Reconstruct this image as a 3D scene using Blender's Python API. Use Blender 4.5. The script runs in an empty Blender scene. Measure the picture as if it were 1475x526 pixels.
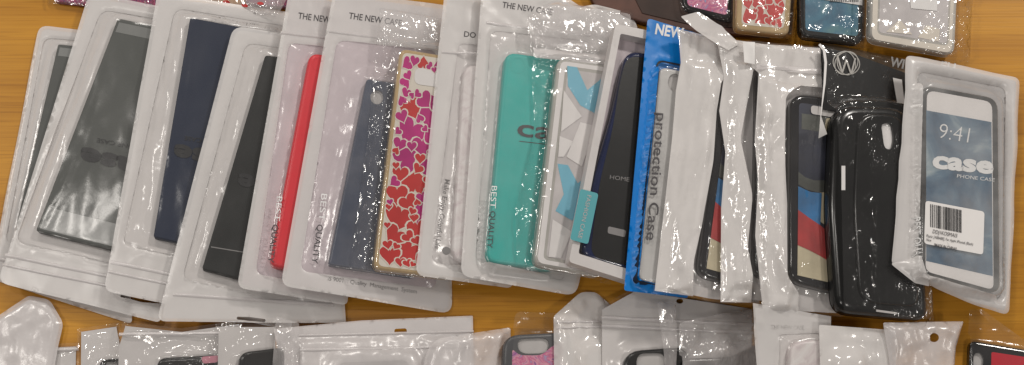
import bpy, bmesh, math, random
import numpy as np
from mathutils import Matrix, Vector
from mathutils.geometry import delaunay_2d_cdt
random.seed(7)
rng = np.random.RandomState(11)
SC = bpy.context.scene
COL = SC.collection

# ------------------------------------------------------------------ camera
S = 0.0005            # metres on the table per photograph pixel at the aim point
DIST = 1.0
TILT = math.radians(17)
F = DIST / S
CAMP = np.array([0.0, -DIST * math.sin(TILT), DIST * math.cos(TILT)])
cd = bpy.data.cameras.new('camera'); cam = bpy.data.objects.new('camera', cd); COL.objects.link(cam)
cam.location = CAMP.tolist(); cam.rotation_euler = (TILT, 0, 0)
cd.sensor_width = 36; cd.lens = 36 * F / 1475.0
cd.clip_start = 0.02; cd.clip_end = 30
SC.camera = cam
# ------------------------------------------------------------------ world and lamps (an indoor photograph)
wd = bpy.data.worlds.new('World'); SC.world = wd; wd.use_nodes = True
wd.node_tree.nodes['Background'].inputs[0].default_value = (1.0, 0.95, 0.90, 1)
wd.node_tree.nodes['Background'].inputs[1].default_value = 0.11
SC.view_settings.view_transform = 'Standard'; SC.view_settings.look = 'None'
SC.view_settings.exposure = 0.17; SC.view_settings.gamma = 1.0
def lamp(name, loc, size, power, col):
    l = bpy.data.lights.new(name, 'AREA'); l.shape = 'DISK'; l.size = size; l.energy = power; l.color = col
    o = bpy.data.objects.new(name, l); COL.objects.link(o); o.location = loc
    d = Vector((0, 0, 0)) - Vector(loc)
    o.rotation_euler = d.to_track_quat('-Z', 'Y').to_euler()
for loc, size, power in (((1.25, 1.35, 1.5), .20, 16.0), ((-1.4, 0.6, 1.5), .20, 6.5), ((2.3, 0.1, 1.2), .16, 3.5),
                         ((-0.2, 1.6, 1.6), .20, 6.0), ((0.9, -0.95, 1.7), .20, 5.0), ((-0.7, -0.9, 1.9), .35, 4.5),  # the last one is a soft fill added behind the camera
                         ((-0.6, 0.36, 1.9), .10, 2.6), ((-0.9, 2.2, 1.2), .18, 3.0)):  # the first one is added for soft sheen on the left films
    lamp('room_and_fill_lamp', loc, size, power, (1.0, 0.945, 0.88))  # overhead room light, with extra lamps added for fill, sheen and glints
SC.render.engine = 'CYCLES'
SC.cycles.transparent_max_bounces = 48
SC.cycles.max_bounces = 8
SC.cycles.use_denoising = True
SC.cycles.sample_clamp_indirect = 4.0
SC.cycles.caustics_reflective = False; SC.cycles.caustics_refractive = False

# ------------------------------------------------------------------ materials
def _nt(name):
    m = bpy.data.materials.new(name); m.use_nodes = True
    nt = m.node_tree; nt.nodes.clear()
    out = nt.nodes.new('ShaderNodeOutputMaterial')
    return m, nt, out
def N(nt, typ, **kw):
    n = nt.nodes.new(typ)
    for k, v in kw.items():
        if k in n.inputs: n.inputs[k].default_value = v
        else: setattr(n, k, v)
    return n
def noise_bump(nt, scale, strength, dist=0.001, detail=4, stretch=None):
    tc = N(nt, 'ShaderNodeTexCoord'); mp = N(nt, 'ShaderNodeMapping')
    if stretch: mp.inputs['Scale'].default_value = stretch
    nt.links.new(tc.outputs['Object'], mp.inputs[0])
    no = N(nt, 'ShaderNodeTexNoise', Scale=scale, Detail=detail)
    nt.links.new(mp.outputs[0], no.inputs['Vector'])
    b = N(nt, 'ShaderNodeBump', Strength=strength, Distance=dist)
    nt.links.new(no.outputs['Fac'], b.inputs['Height'])
    return b, no
def plastic(name, col, rough=0.35, bump=0.15, scale=300, coat=0.0, var=0.12, alpha=1.0, metal=0.0):
    m, nt, out = _nt(name)
    p = N(nt, 'ShaderNodeBsdfPrincipled', Roughness=rough, Metallic=metal)
    p.inputs['Coat Weight'].default_value = coat; p.inputs['Alpha'].default_value = alpha
    b, no = noise_bump(nt, scale, bump, 0.0006)
    nt.links.new(b.outputs[0], p.inputs['Normal'])
    n2 = N(nt, 'ShaderNodeTexNoise', Scale=45, Detail=5)
    tc = N(nt, 'ShaderNodeTexCoord'); nt.links.new(tc.outputs['Object'], n2.inputs['Vector'])
    cr = N(nt, 'ShaderNodeValToRGB')
    c = np.array(col[:3])
    cr.color_ramp.elements[0].position = 0.3; cr.color_ramp.elements[0].color = (*(c * (1 - var)), 1)
    cr.color_ramp.elements[1].position = 0.7; cr.color_ramp.elements[1].color = (*np.minimum(c * (1 + var), 0.95), 1)
    nt.links.new(n2.outputs['Fac'], cr.inputs[0]); nt.links.new(cr.outputs[0], p.inputs['Base Color'])
    nt.links.new(p.outputs[0], out.inputs[0])
    return m
def leather(name, col):
    m, nt, out = _nt(name)
    p = N(nt, 'ShaderNodeBsdfPrincipled', Roughness=0.6)
    p.inputs['Specular IOR Level'].default_value = 0.3
    p.inputs['Base Color'].default_value = (*col, 1)
    tc = N(nt, 'ShaderNodeTexCoord')
    v = N(nt, 'ShaderNodeTexVoronoi', Scale=900); nt.links.new(tc.outputs['Object'], v.inputs['Vector'])
    b = N(nt, 'ShaderNodeBump', Strength=0.2, Distance=0.0002); nt.links.new(v.outputs['Distance'], b.inputs['Height'])
    nt.links.new(b.outputs[0], p.inputs['Normal']); nt.links.new(p.outputs[0], out.inputs[0])
    return m
def film(name, haze, col=(0.8, 0.76, 0.76), rough=0.12, bump=0.3, scale=140, spec=1.6, base=0.02, stretch=None, hazevar=0.35, crinkle=0.0):
    """clear or milky plastic film: see-through, a share of scattering haze, sharp reflections by Fresnel"""
    m, nt, out = _nt(name)
    b, no = noise_bump(nt, scale, bump, 0.0012, 5, stretch)
    if crinkle:                                   # patches of fine sharp creases
        tc0 = N(nt, 'ShaderNodeTexCoord'); no.inputs['Roughness'].default_value = 0.5
        c1 = N(nt, 'ShaderNodeTexNoise', Scale=150, Detail=3, Distortion=0.8); mk = N(nt, 'ShaderNodeTexNoise', Scale=30, Detail=2)
        mp0 = N(nt, 'ShaderNodeMapping'); mp0.inputs['Scale'].default_value = (1, .35, 1); nt.links.new(tc0.outputs['Object'], mp0.inputs[0]); nt.links.new(mp0.outputs[0], c1.inputs['Vector']); nt.links.new(tc0.outputs['Object'], mk.inputs['Vector'])
        rg = N(nt, 'ShaderNodeMath', operation='PINGPONG'); rg.inputs[1].default_value = 0.09
        nt.links.new(c1.outputs['Fac'], rg.inputs[0])
        mr = N(nt, 'ShaderNodeMapRange'); nt.links.new(mk.outputs['Fac'], mr.inputs[0])
        mr.inputs[1].default_value = 0.5; mr.inputs[2].default_value = 0.65; mr.inputs[3].default_value = 0.02; mr.inputs[4].default_value = crinkle
        b2 = N(nt, 'ShaderNodeBump', Distance=0.012); nt.links.new(mr.outputs[0], b2.inputs['Strength'])
        nt.links.new(rg.outputs[0], b2.inputs['Height']); nt.links.new(b.outputs[0], b2.inputs['Normal']); b = b2
    tr = N(nt, 'ShaderNodeBsdfTransparent'); df = N(nt, 'ShaderNodeBsdfDiffuse'); df.inputs[0].default_value = (*col, 1)
    gl = N(nt, 'ShaderNodeBsdfGlossy', Roughness=rough)
    nt.links.new(b.outputs[0], gl.inputs['Normal']); nt.links.new(b.outputs[0], df.inputs['Normal'])
    hz = N(nt, 'ShaderNodeMapRange'); n2 = N(nt, 'ShaderNodeTexNoise', Scale=38, Detail=4)
    tc = N(nt, 'ShaderNodeTexCoord'); nt.links.new(tc.outputs['Object'], n2.inputs['Vector'])
    nt.links.new(n2.outputs['Fac'], hz.inputs[0])
    hz.inputs[1].default_value = 0.3; hz.inputs[2].default_value = 0.7
    hz.inputs[3].default_value = max(haze * (1 - hazevar), 0); hz.inputs[4].default_value = min(haze * (1 + hazevar), 1)
    m1 = N(nt, 'ShaderNodeMixShader'); nt.links.new(hz.outputs[0], m1.inputs[0])
    nt.links.new(tr.outputs[0], m1.inputs[1]); nt.links.new(df.outputs[0], m1.inputs[2])
    lw = N(nt, 'ShaderNodeLayerWeight', Blend=0.5); nt.links.new(b.outputs[0], lw.inputs['Normal'])
    pw = N(nt, 'ShaderNodeMath', operation='POWER'); pw.inputs[1].default_value = 5; nt.links.new(lw.outputs['Facing'], pw.inputs[0])
    fr = N(nt, 'ShaderNodeMath', operation='MULTIPLY_ADD'); fr.inputs[1].default_value = 0.9; fr.inputs[2].default_value = 0.045
    nt.links.new(pw.outputs[0], fr.inputs[0])
    ma = N(nt, 'ShaderNodeMath', operation='MULTIPLY_ADD'); ma.inputs[1].default_value = spec; ma.inputs[2].default_value = base
    ma.use_clamp = True
    nt.links.new(fr.outputs[0], ma.inputs[0])
    m2 = N(nt, 'ShaderNodeMixShader'); nt.links.new(ma.outputs[0], m2.inputs[0])
    nt.links.new(m1.outputs[0], m2.inputs[1]); nt.links.new(gl.outputs[0], m2.inputs[2])
    nt.links.new(m2.outputs[0], out.inputs[0])
    return m
M = {}
M['white_back'] = plastic('white_backing', (0.64, 0.61, 0.60), 0.35, 0.35, 90, var=0.05)
M['grey_back'] = plastic('grey_backing', (0.42, 0.40, 0.40), 0.4, 0.3, 90, var=0.06)
M['pink_back'] = plastic('pinkish_backing', (0.60, 0.52, 0.55), 0.35, 0.4, 90, var=0.08)
M['frost'] = film('frosted_border', 0.68, (0.80, 0.775, 0.765), 0.27, 0.2, 40, 1.0, 0.0, hazevar=0.06)
M['frost_thin'] = film('frosted_flap', 0.6, (0.84, 0.80, 0.80), 0.25, 0.3, 100, 1.3, 0.03, hazevar=0.12)
M['milky'] = film('milky_window_film', 0.024, (0.80, 0.78, 0.77), 0.19, 0.12, 60, 1.0, .0)
M['milky2'] = film('milkier_window_film', 0.10, (0.80, 0.76, 0.78), 0.2, 0.15, 60, 1.1, .0, crinkle=.15)
M['milky1'] = film('light_window_film', 0.035, (0.80, 0.78, 0.77), 0.16, 0.15, 60, 1.1, .0, crinkle=.2)
M['cello'] = film('clear_cellophane', 0.012, (0.8, 0.78, 0.78), 0.12, 0.3, 80, 1.5, 0.0, crinkle=.28)
M['cello_mid'] = film('cellophane_header', 0.30, (0.8, 0.76, 0.76), 0.10, 0.4, 80, 1.8, 0.0, crinkle=.3)
M['pearl'] = film('pearl_white_film', 0.84, (0.78, 0.75, 0.735), 0.13, 0.4, 50, 1.4, 0.0, hazevar=0.05, crinkle=.07)
M['pearl_clear'] = film('clear_crinkled_front', 0.035, (0.8, 0.77, 0.76), 0.09, 0.3, 70, 1.5, 0.0, crinkle=.25)
M['clear_lid'] = film('clear_lid', 0.012, (0.8, 0.78, 0.78), 0.10, 0.1, 50, 0.8, 0.0)
M['milky3'] = film('cloudy_window_film', 0.17, (0.80, 0.79, 0.78), 0.2, 0.2, 60, 1.1, 0.0, hazevar=.6)
M['print_dark'] = plastic('dark_grey_print', (0.07, 0.065, 0.07), 0.6, 0.05)
M['print_mid'] = plastic('mid_grey_print', (0.22, 0.21, 0.21), 0.6, 0.05)
M['print_light'] = plastic('light_grey_print', (0.5, 0.48, 0.47), 0.6, 0.05)
M['print_white'] = plastic('white_print', (0.82, 0.82, 0.82), 0.5, 0.03, var=0.02)
M['print_black'] = plastic('black_print', (0.015, 0.015, 0.017), 0.5, 0.03)
M['grey_leather'] = leather('charcoal_leather', (0.085, 0.09, 0.085))
M['navy_leather'] = leather('navy_leather', (0.014, 0.022, 0.048))
M['black_leather'] = leather('black_leather', (0.017, 0.018, 0.018))
M['grey_tape'] = plastic('grey_band', (0.20, 0.205, 0.20), 0.3, 0.1)
M['red_rubber'] = plastic('red_silicone', (0.72, 0.03, 0.045), 0.35, 0.05, var=0.04)
M['teal_rubber'] = plastic('teal_silicone', (0.0, 0.42, 0.37), 0.4, 0.05, var=0.04)
M['navy_plastic'] = plastic('navy_plastic', (0.018, 0.035, 0.075), 0.35, 0.1)
M['deep_blue'] = plastic('deep_blue_plastic', (0.005, 0.012, 0.06), 0.2, 0.05, coat=0.5)
M['black_plastic'] = plastic('black_plastic', (0.009, 0.009, 0.009), 0.22, 0.04)
M['black_gloss'] = plastic('glossy_black_plastic', (0.009, 0.009, 0.011), 0.14, 0.05, coat=0.4)
M['black_soft'] = plastic('soft_black_rubber', (0.007, 0.007, 0.007), 0.3, 0.05)
M['gold_rim'] = plastic('gold_tinted_clear_plastic', (0.62, 0.45, 0.25), 0.12, 0.1, coat=1.0, alpha=0.85)
M['cream'] = plastic('cream_plastic', (0.72, 0.66, 0.58), 0.25, 0.05, var=0.04)
M['white_plastic'] = plastic('white_plastic', (0.78, 0.75, 0.74), 0.25, 0.05, var=0.03)
M['clear_rim'] = plastic('clear_hard_plastic', (0.62, 0.60, 0.56), 0.10, 0.1, coat=0.6, alpha=0.75)
M['clear_plate'] = plastic('clear_plate', (0.70, 0.66, 0.66), 0.15, 0.1, coat=0.3, alpha=0.85)
M['sky_blue'] = plastic('pale_blue_print', (0.19, 0.48, 0.62), 0.35, 0.05, var=0.04)
M['sticker_teal'] = plastic('teal_sticker', (0.09, 0.36, 0.40), 0.4, 0.05, var=0.03)
M['blue_card'] = plastic('bright_blue_card', (0.0, 0.19, 0.60), 0.35, 0.05, var=0.04)
M['magenta'] = plastic('magenta_ink', (0.44, 0.012, 0.17), 0.4, 0.03, var=0.2)
M['heart_red'] = plastic('red_ink', (0.52, 0.025, 0.022), 0.4, 0.03, var=0.12)
M['emblem_red'] = plastic('worn_red_ink', (0.42, 0.03, 0.03), 0.4, 0.1, var=0.3)
M['emblem_blue'] = plastic('mid_blue_ink', (0.02, 0.16, 0.38), 0.4, 0.1, var=0.4)
M['emblem_cream'] = plastic('aged_cream_ink', (0.55, 0.48, 0.33), 0.4, 0.1, var=0.15)
M['emblem_navy'] = plastic('dark_navy_ink', (0.018, 0.022, 0.04), 0.4, 0.1, var=0.4)
M['emblem_navy2'] = plastic('blue_black_ink', (0.008, 0.012, 0.03), 0.35, 0.1, var=0.6)
M['emblem_olive'] = plastic('grey_olive_ink', (0.065, 0.07, 0.06), 0.4, 0.1, var=0.6)
M['silver'] = plastic('silver_grey_plastic', (0.56, 0.55, 0.54), 0.25, 0.1, coat=0.3)
M['kraft'] = plastic('brown_header_film', (0.20, 0.125, 0.06), 0.35, 0.2, alpha=0.85, var=0.25)
M['brown_wood'] = plastic('reddish_brown_wood', (0.10, 0.045, 0.032), 0.5, 0.3, 60, var=0.35)
M['gap_shade'] = plastic('dark_brown', (0.04, 0.02, 0.014), 0.6, 0.3, 60, var=0.3)  # brown darkened to carry the shade of the gap
M['label_white'] = plastic('white_label_paper', (0.80, 0.78, 0.77), 0.55, 0.03, var=0.02)
M['red_gloss'] = plastic('bright_red_plastic', (0.55, 0.01, 0.03), 0.25, 0.05, coat=0.3)
M['pink'] = plastic('pink_plastic', (0.62, 0.25, 0.32), 0.35, 0.05)
M['gunmetal'] = plastic('dark_grey_plastic', (0.085, 0.085, 0.09), 0.35, 0.1)
M['silver_line'] = plastic('silver_foil', (0.5, 0.48, 0.45), 0.3, 0.05)

def mixed(name, cols, scale, rough=0.35, stretch=(1, 1, 1), alpha=1.0, dist=1.5):
    m, nt, out = _nt(name)
    p = N(nt, 'ShaderNodeBsdfPrincipled', Roughness=rough); p.inputs['Alpha'].default_value = alpha
    tc = N(nt, 'ShaderNodeTexCoord'); mp = N(nt, 'ShaderNodeMapping'); mp.inputs['Scale'].default_value = stretch
    nt.links.new(tc.outputs['Object'], mp.inputs[0])
    n2 = N(nt, 'ShaderNodeTexNoise', Scale=scale, Detail=5, Distortion=dist)
    nt.links.new(mp.outputs[0], n2.inputs['Vector'])
    cr = N(nt, 'ShaderNodeValToRGB'); el = cr.color_ramp.elements
    for i, c in enumerate(cols):
        pos = 0.3 + 0.4 * i / (len(cols) - 1)
        e = el[i] if i < 2 else el.new(pos)
        e.position = pos
    for e, c in zip(cr.color_ramp.elements, cols): e.color = (*c, 1)
    nt.links.new(n2.outputs['Fac'], cr.inputs[0]); nt.links.new(cr.outputs[0], p.inputs['Base Color'])
    nt.links.new(p.outputs[0], out.inputs[0])
    return m
M['screen'] = mixed('misty_blue_picture', [(0.02, 0.05, 0.09), (0.035, 0.09, 0.16), (0.09, 0.17, 0.25), (0.40, 0.48, 0.50)], 26, dist=.9)
M['floral'] = mixed('pink_blue_floral_print', [(0.30, 0.36, 0.55), (0.55, 0.12, 0.26), (0.70, 0.33, 0.42), (0.30, 0.10, 0.30)], 90, dist=3)
M['blue_art'] = mixed('blue_green_print', [(0.01, 0.07, 0.14), (0.03, 0.15, 0.24), (0.09, 0.22, 0.24)], 30)
M['glitter'] = mixed('glittery_pink_purple', [(0.04, 0.01, 0.03), (0.45, 0.10, 0.18), (0.12, 0.03, 0.12), (0.75, 0.55, 0.45)], 260, 0.2, dist=2)
M['rose_milk'] = mixed('milky_rose_plastic', [(0.62, 0.54, 0.55), (0.74, 0.69, 0.68), (0.80, 0.77, 0.76)], 55, dist=3)

def wood():
    m, nt, out = _nt('orange_wood_laminate')
    p = N(nt, 'ShaderNodeBsdfPrincipled', Roughness=0.38); p.inputs['Specular IOR Level'].default_value = 0.3
    tc = N(nt, 'ShaderNodeTexCoord')
    def tex(sc, x, y, det, dist=0.0):
        mp = N(nt, 'ShaderNodeMapping'); mp.inputs['Scale'].default_value = (x, y, 1); mp.inputs['Rotation'].default_value = (0, 0, math.radians(-3))
        nt.links.new(tc.outputs['Object'], mp.inputs[0])
        n = N(nt, 'ShaderNodeTexNoise', Scale=sc, Detail=det, Distortion=dist); nt.links.new(mp.outputs[0], n.inputs['Vector']); return n
    a = tex(10, 0.25, 2.6, 6, 0.6); b = tex(120, 0.06, 3.2, 4); c = tex(420, 0.035, 1.6, 2)
    cr = N(nt, 'ShaderNodeValToRGB'); e = cr.color_ramp.elements
    e[0].position = 0.32; e[0].color = (0.45, 0.195, 0.016, 1); e[1].position = 0.68; e[1].color = (0.62, 0.295, 0.030, 1)
    nt.links.new(a.outputs['Fac'], cr.inputs[0])
    def ramp(n, lo, hi, c0):
        r = N(nt, 'ShaderNodeValToRGB'); e = r.color_ramp.elements
        e[0].position = lo; e[0].color = (c0, c0 * .97, c0 * .93, 1); e[1].position = hi; e[1].color = (1, 1, 1, 1)
        nt.links.new(n.outputs['Fac'], r.inputs[0]); return r
    r1 = ramp(b, 0.36, 0.58, 0.90); r2 = ramp(c, 0.36, 0.44, 0.86)
    x1 = N(nt, 'ShaderNodeMixRGB', blend_type='MULTIPLY'); x1.inputs[0].default_value = 1
    x2 = N(nt, 'ShaderNodeMixRGB', blend_type='MULTIPLY'); x2.inputs[0].default_value = 1
    nt.links.new(cr.outputs[0], x1.inputs[1]); nt.links.new(r1.outputs[0], x1.inputs[2])
    nt.links.new(x1.outputs[0], x2.inputs[1]); nt.links.new(r2.outputs[0], x2.inputs[2])
    nt.links.new(x2.outputs[0], p.inputs['Base Color'])
    bp = N(nt, 'ShaderNodeBump', Strength=0.12, Distance=0.0004); nt.links.new(c.outputs['Fac'], bp.inputs['Height'])
    nt.links.new(bp.outputs[0], p.inputs['Normal'])
    nt.links.new(p.outputs[0], out.inputs[0])
    return m
M['wood'] = wood()

# ------------------------------------------------------------------ 2-D helpers (photograph pixels and plane millimetres)
ct, st = math.cos(TILT), math.sin(TILT)
RM = np.array([[1, 0, 0], [0, ct, -st], [0, st, ct]])
def rays(px):
    px = np.atleast_2d(np.asarray(px, float))
    d = np.stack([(px[:, 0] - 737.5) / F, -(px[:, 1] - 263.0) / F, -np.ones(len(px))], 1)
    return d @ RM.T
def hit_z(p, z):
    d = rays([p])[0]; return CAMP + d * ((z - CAMP[2]) / d[2])
def rp(pts, seg=5, r0=0):
    """polygon in pixels with rounded corners; each point (x, y[, r])"""
    out = []; n = len(pts)
    for i in range(n):
        p = np.array(pts[i][:2], float); r = pts[i][2] if len(pts[i]) > 2 else r0
        if r <= 0: out.append(p); continue
        a = np.array(pts[i - 1][:2], float) - p; b = np.array(pts[(i + 1) % n][:2], float) - p
        la, lb = np.linalg.norm(a), np.linalg.norm(b)
        A = p + a / la * min(r, la * .48); B = p + b / lb * min(r, lb * .48)
        for k in range(seg + 1):
            t = k / seg; out.append((1 - t) ** 2 * A + 2 * t * (1 - t) * p + t * t * B)
    return np.array(out)
def oval(cx, cy, rx, ry, rot=0, n=20):
    a = np.linspace(0, 2 * math.pi, n, endpoint=False); c, s = math.cos(rot), math.sin(rot)
    x, y = rx * np.cos(a), ry * np.sin(a)
    return np.stack([cx + x * c - y * s, cy + x * s + y * c], 1)
def densify(P, step):
    out = []
    for i in range(len(P)):
        a, b = P[i], P[(i + 1) % len(P)]; k = max(1, int(np.linalg.norm(b - a) / step))
        for j in range(k): out.append(a + (b - a) * j / k)
    return np.array(out)
def area2(P): x, y = P[:, 0], P[:, 1]; return np.sum(x * np.roll(y, -1) - np.roll(x, -1) * y)
def ccw(P): return P if area2(P) > 0 else P[::-1].copy()
def inside(Q, P):
    x, y = Q[:, 0], Q[:, 1]; r = np.zeros(len(Q), bool)
    for i in range(len(P)):
        x1, y1 = P[i - 1]; x2, y2 = P[i]
        if y1 == y2: continue
        c = ((y1 > y) != (y2 > y)) & (x < (x2 - x1) * (y - y1) / (y2 - y1) + x1)
        r ^= c
    return r
def edist(Q, P):
    d = np.full(len(Q), 1e9)
    for i in range(len(P)):
        a, b = P[i - 1], P[i]; ab = b - a; L = ab @ ab
        if L < 1e-16: continue
        t = np.clip(((Q - a) @ ab) / L, 0, 1)
        d = np.minimum(d, np.linalg.norm(Q - a - t[:, None] * ab, axis=1))
    return d
def sdist(Q, P):
    d = edist(Q, P); return np.where(inside(Q, P), -d, d)
def hexgrid(P, s):
    lo, hi = P.min(0), P.max(0)
    xs = np.arange(lo[0], hi[0] + s, s); ys = np.arange(lo[1], hi[1] + s, s * .866)
    X, Y = np.meshgrid(xs, ys); X = X + (np.arange(len(ys)) % 2)[:, None] * s * .5
    Q = np.stack([X.ravel(), Y.ravel()], 1)
    Q += (rng.rand(*Q.shape) - .5) * s * .35
    return Q
def region(outer, holes=(), spacing=None):
    outer = ccw(outer); loops = [outer] + [ccw(h) for h in holes]
    pts = [l for l in loops]; edges = []; k = 0
    for l in loops:
        n = len(l); edges += [(k + i, k + (i + 1) % n) for i in range(n)]; k += n
    V = np.concatenate(pts)
    if spacing:
        Q = hexgrid(outer, spacing)
        Q = Q[inside(Q, outer)]
        keep = np.ones(len(Q), bool)
        for i, l in enumerate(loops):
            keep &= edist(Q, l) > spacing * .35
            if i: keep &= ~inside(Q, l)
        V = np.concatenate([V, Q[keep]])
    vv, ee, ff, _, _, _ = delaunay_2d_cdt([Vector((p[0] * 1000, p[1] * 1000)) for p in V], edges, [], 0, 1e-5)
    vv = np.array([[v.x, v.y] for v in vv]) / 1000; ff = np.array([list(f) for f in ff])
    c = vv[ff].mean(1); ok = inside(c, outer)
    for h in loops[1:]: ok &= ~inside(c, h)
    return vv, ff[ok]
TAB = np.random.RandomState(3).rand(64, 64)
def vnoise(p):
    i = np.floor(p).astype(int); f = p - i; f = f * f * (3 - 2 * f)
    g = lambda a, b: TAB[(i[:, 0] + a) % 64, (i[:, 1] + b) % 64]
    return (g(0, 0) * (1 - f[:, 0]) + g(1, 0) * f[:, 0]) * (1 - f[:, 1]) + (g(0, 1) * (1 - f[:, 0]) + g(1, 1) * f[:, 0]) * f[:, 1]
def crumple(uv, seed, scale=0.02, aniso=1.0, folds=5, bias=None):
    """sharp creased facets, 0..1"""
    r = np.random.RandomState(seed); p = uv / scale * np.array([1.0, 1.0 / aniso]) + r.rand(2) * 50; s = 0; tot = 0
    for i in range(folds):
        a = r.rand() * math.pi; f = 0.6 * 1.55 ** i
        if aniso > 1.25: a = r.randn() * .38
        w = vnoise(p * 0.7 * f ** .5 + i * 7.3) * 2.2
        t = np.abs(((p @ np.array([math.cos(a), math.sin(a)])) * f + w) % 1 - .5) * 2
        s = s + t / f ** 0.9; tot += 1 / f ** 0.9
    return s / tot

# ------------------------------------------------------------------ stacking: a height field of what already lies on the table
HX0, HY0, HR = -0.60, -0.42, 0.0025
HM = np.zeros((480, 336))
def hidx(x, y):
    return np.clip(((x - HX0) / HR).astype(int), 0, 479), np.clip(((y - HY0) / HR).astype(int), 0, 335)
class Frame:
    """a tilted plane z = a + b x + c y with in-plane axes along the thing's left edge"""
    def __init__(s, BL, TL, a, b, c):
        s.n = np.array([-b, -c, 1.0]); s.n /= np.linalg.norm(s.n); p = np.array([0, 0, a])
        q = []
        for px in (BL, TL):
            d = rays([px])[0]; q.append(CAMP + d * (((p - CAMP) @ s.n) / (d @ s.n)))
        s.o = q[0]; s.v = q[1] - q[0]; s.v /= np.linalg.norm(s.v); s.u = np.cross(s.v, s.n)
    def loc(s, px, h=0.0):
        d = rays(px); t = ((s.o - CAMP) @ s.n + h) / (d @ s.n); q = CAMP + d * t[:, None] - s.o
        return np.stack([q @ s.u, q @ s.v], 1)
    def world(s, uv, h=0.0):
        h = np.broadcast_to(h, (len(uv),))
        return s.o + uv[:, :1] * s.u + uv[:, 1:2] * s.v + h[:, None] * s.n
def place(outer, roll=0.0, pitch=0.0, BL=None, TL=None, pct=99.0, gap=0.0003, info='', lim=0.26):
    """let the thing settle: the tilted plane that rests on the heap below with its middle as low as it can go"""
    P = rp(outer); BL = BL or outer[-1][:2]; TL = TL or outer[0][:2]; a, b, c = 0.01, 0.0, 0.0
    B = np.arange(-lim, lim + .001, .02)
    bb, cc = np.meshgrid(B, np.arange(-.14, .141, .02)); bb = bb.ravel(); cc = cc.ravel()
    for it in range(4):
        fr = Frame(BL, TL, a, b, c)
        L = fr.loc(P); Q = hexgrid(L, 0.004); Q = Q[inside(Q, L)]
        w = fr.world(Q); i, j = hidx(w[:, 0], w[:, 1]); h = HM[i, j]
        X, Y = w[:, 0], w[:, 1]; T = bb[:, None] * X + cc[:, None] * Y
        aa = np.maximum(np.percentile(h - T, pct, axis=1), (0.0004 - T).max(1))
        k = np.argmin(aa + bb * X.mean() + cc * Y.mean()); a, b, c = aa[k] + gap, bb[k], cc[k]
    zz = a + b * X + c * Y
    print('PLACE %-22s zmid=%.1f min=%.1f max=%.1fmm b=%.2f c=%.2f gap=%.1f' % (info, zz.mean() * 1000, zz.min() * 1000, zz.max() * 1000, b, c, 1000 * np.median(zz - h)))
    return Frame(BL, TL, a, b, c)
def splat(fr, L, h):
    Q = hexgrid(L, 0.0018); Q = Q[inside(Q, L)]
    hh = h(Q) if callable(h) else np.full(len(Q), h)
    w = fr.world(Q, hh); i, j = hidx(w[:, 0], w[:, 1]); np.maximum.at(HM, (i, j), w[:, 2])

# ------------------------------------------------------------------ things
class Thing:
    def __init__(s, fr, name, label, cat, centre_px, group=None):
        s.fr = fr; s.c = fr.loc([centre_px])[0]
        e = bpy.data.objects.new(name, None); COL.objects.link(e); e.empty_display_size = 0.02
        w = fr.world(s.c[None])[0]
        m = Matrix.Identity(4)
        for r in range(3):
            m[r][0], m[r][1], m[r][2], m[r][3] = fr.u[r], fr.v[r], fr.n[r], w[r]
        e.matrix_world = m
        e['label'] = label; e['category'] = cat
        if group: e['group'] = group
        s.e = e
    def mesh(s, name, uv, h, faces, mat, parent=None, smooth=True, label=None):
        uv = np.asarray(uv); h = np.broadcast_to(h, (len(uv),))
        co = np.column_stack([uv - s.c, h])
        me = bpy.data.meshes.new(name)
        me.from_pydata(co.tolist(), [], [list(map(int, f)) for f in faces])
        me.materials.append(mat if not isinstance(mat, str) else M[mat])
        if smooth: me.polygons.foreach_set('use_smooth', [True] * len(me.polygons))
        me.update()
        o = bpy.data.objects.new(name, me); COL.objects.link(o); o.parent = parent or s.e
        if label: o['label'] = label
        return o
    def decal(s, name, px, h, mat, parent=None, holes=(), spacing=None, thick=0.00012):
        """a thin printed or stuck-on piece lying at height h (number or function)"""
        g = h if callable(h) else (lambda Q: np.full(len(Q), h))
        at = lambda p: s.fr.loc(p, g(s.fr.loc(p)))
        vv, ff = region(at(px), [at(x) for x in holes], spacing)
        hh = h(vv) if callable(h) else h
        return s.mesh(name, vv, hh + thick, ff, mat, parent, smooth=callable(h))
_tc = {}
def text_mesh(t, bold=0.0):
    k = (t, bold)
    if k in _tc: return _tc[k]
    c = bpy.data.curves.new('t', 'FONT'); c.body = t; c.size = 1; c.offset = bold; c.resolution_u = 3
    o = bpy.data.objects.new('t', c); COL.objects.link(o)
    bpy.context.view_layer.update()
    me = bpy.data.meshes.new_from_object(o.evaluated_get(bpy.context.evaluated_depsgraph_get()))
    V = np.array([v.co[:2] for v in me.vertices]); Fc = [list(p.vertices) for p in me.polygons]
    bpy.data.objects.remove(o); bpy.data.curves.remove(c); bpy.data.meshes.remove(me)
    V[:, 0] -= V[:, 0].min(); V[:, 0] /= V[:, 0].max(); V[:, 1] /= 0.70
    _tc[k] = (V, Fc); return _tc[k]
def text(th, t, p0, p1, hpx, h, mat, name='printed_text', bold=0.0, parent=None, up=None):
    V, Fc = text_mesh(t, bold); p0 = np.array(p0, float); e = np.array(p1, float) - p0
    if up is None: up = np.array([e[1], -e[0]]) / np.linalg.norm(e)
    px = p0 + V[:, :1] * e + V[:, 1:2] * hpx * np.array(up)
    L = th.fr.loc(px); L = th.fr.loc(px, h(L) if callable(h) else h); hh = h(L) if callable(h) else h
    return th.mesh(name, L, hh + 0.00035, Fc, mat, parent, smooth=False)

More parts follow.
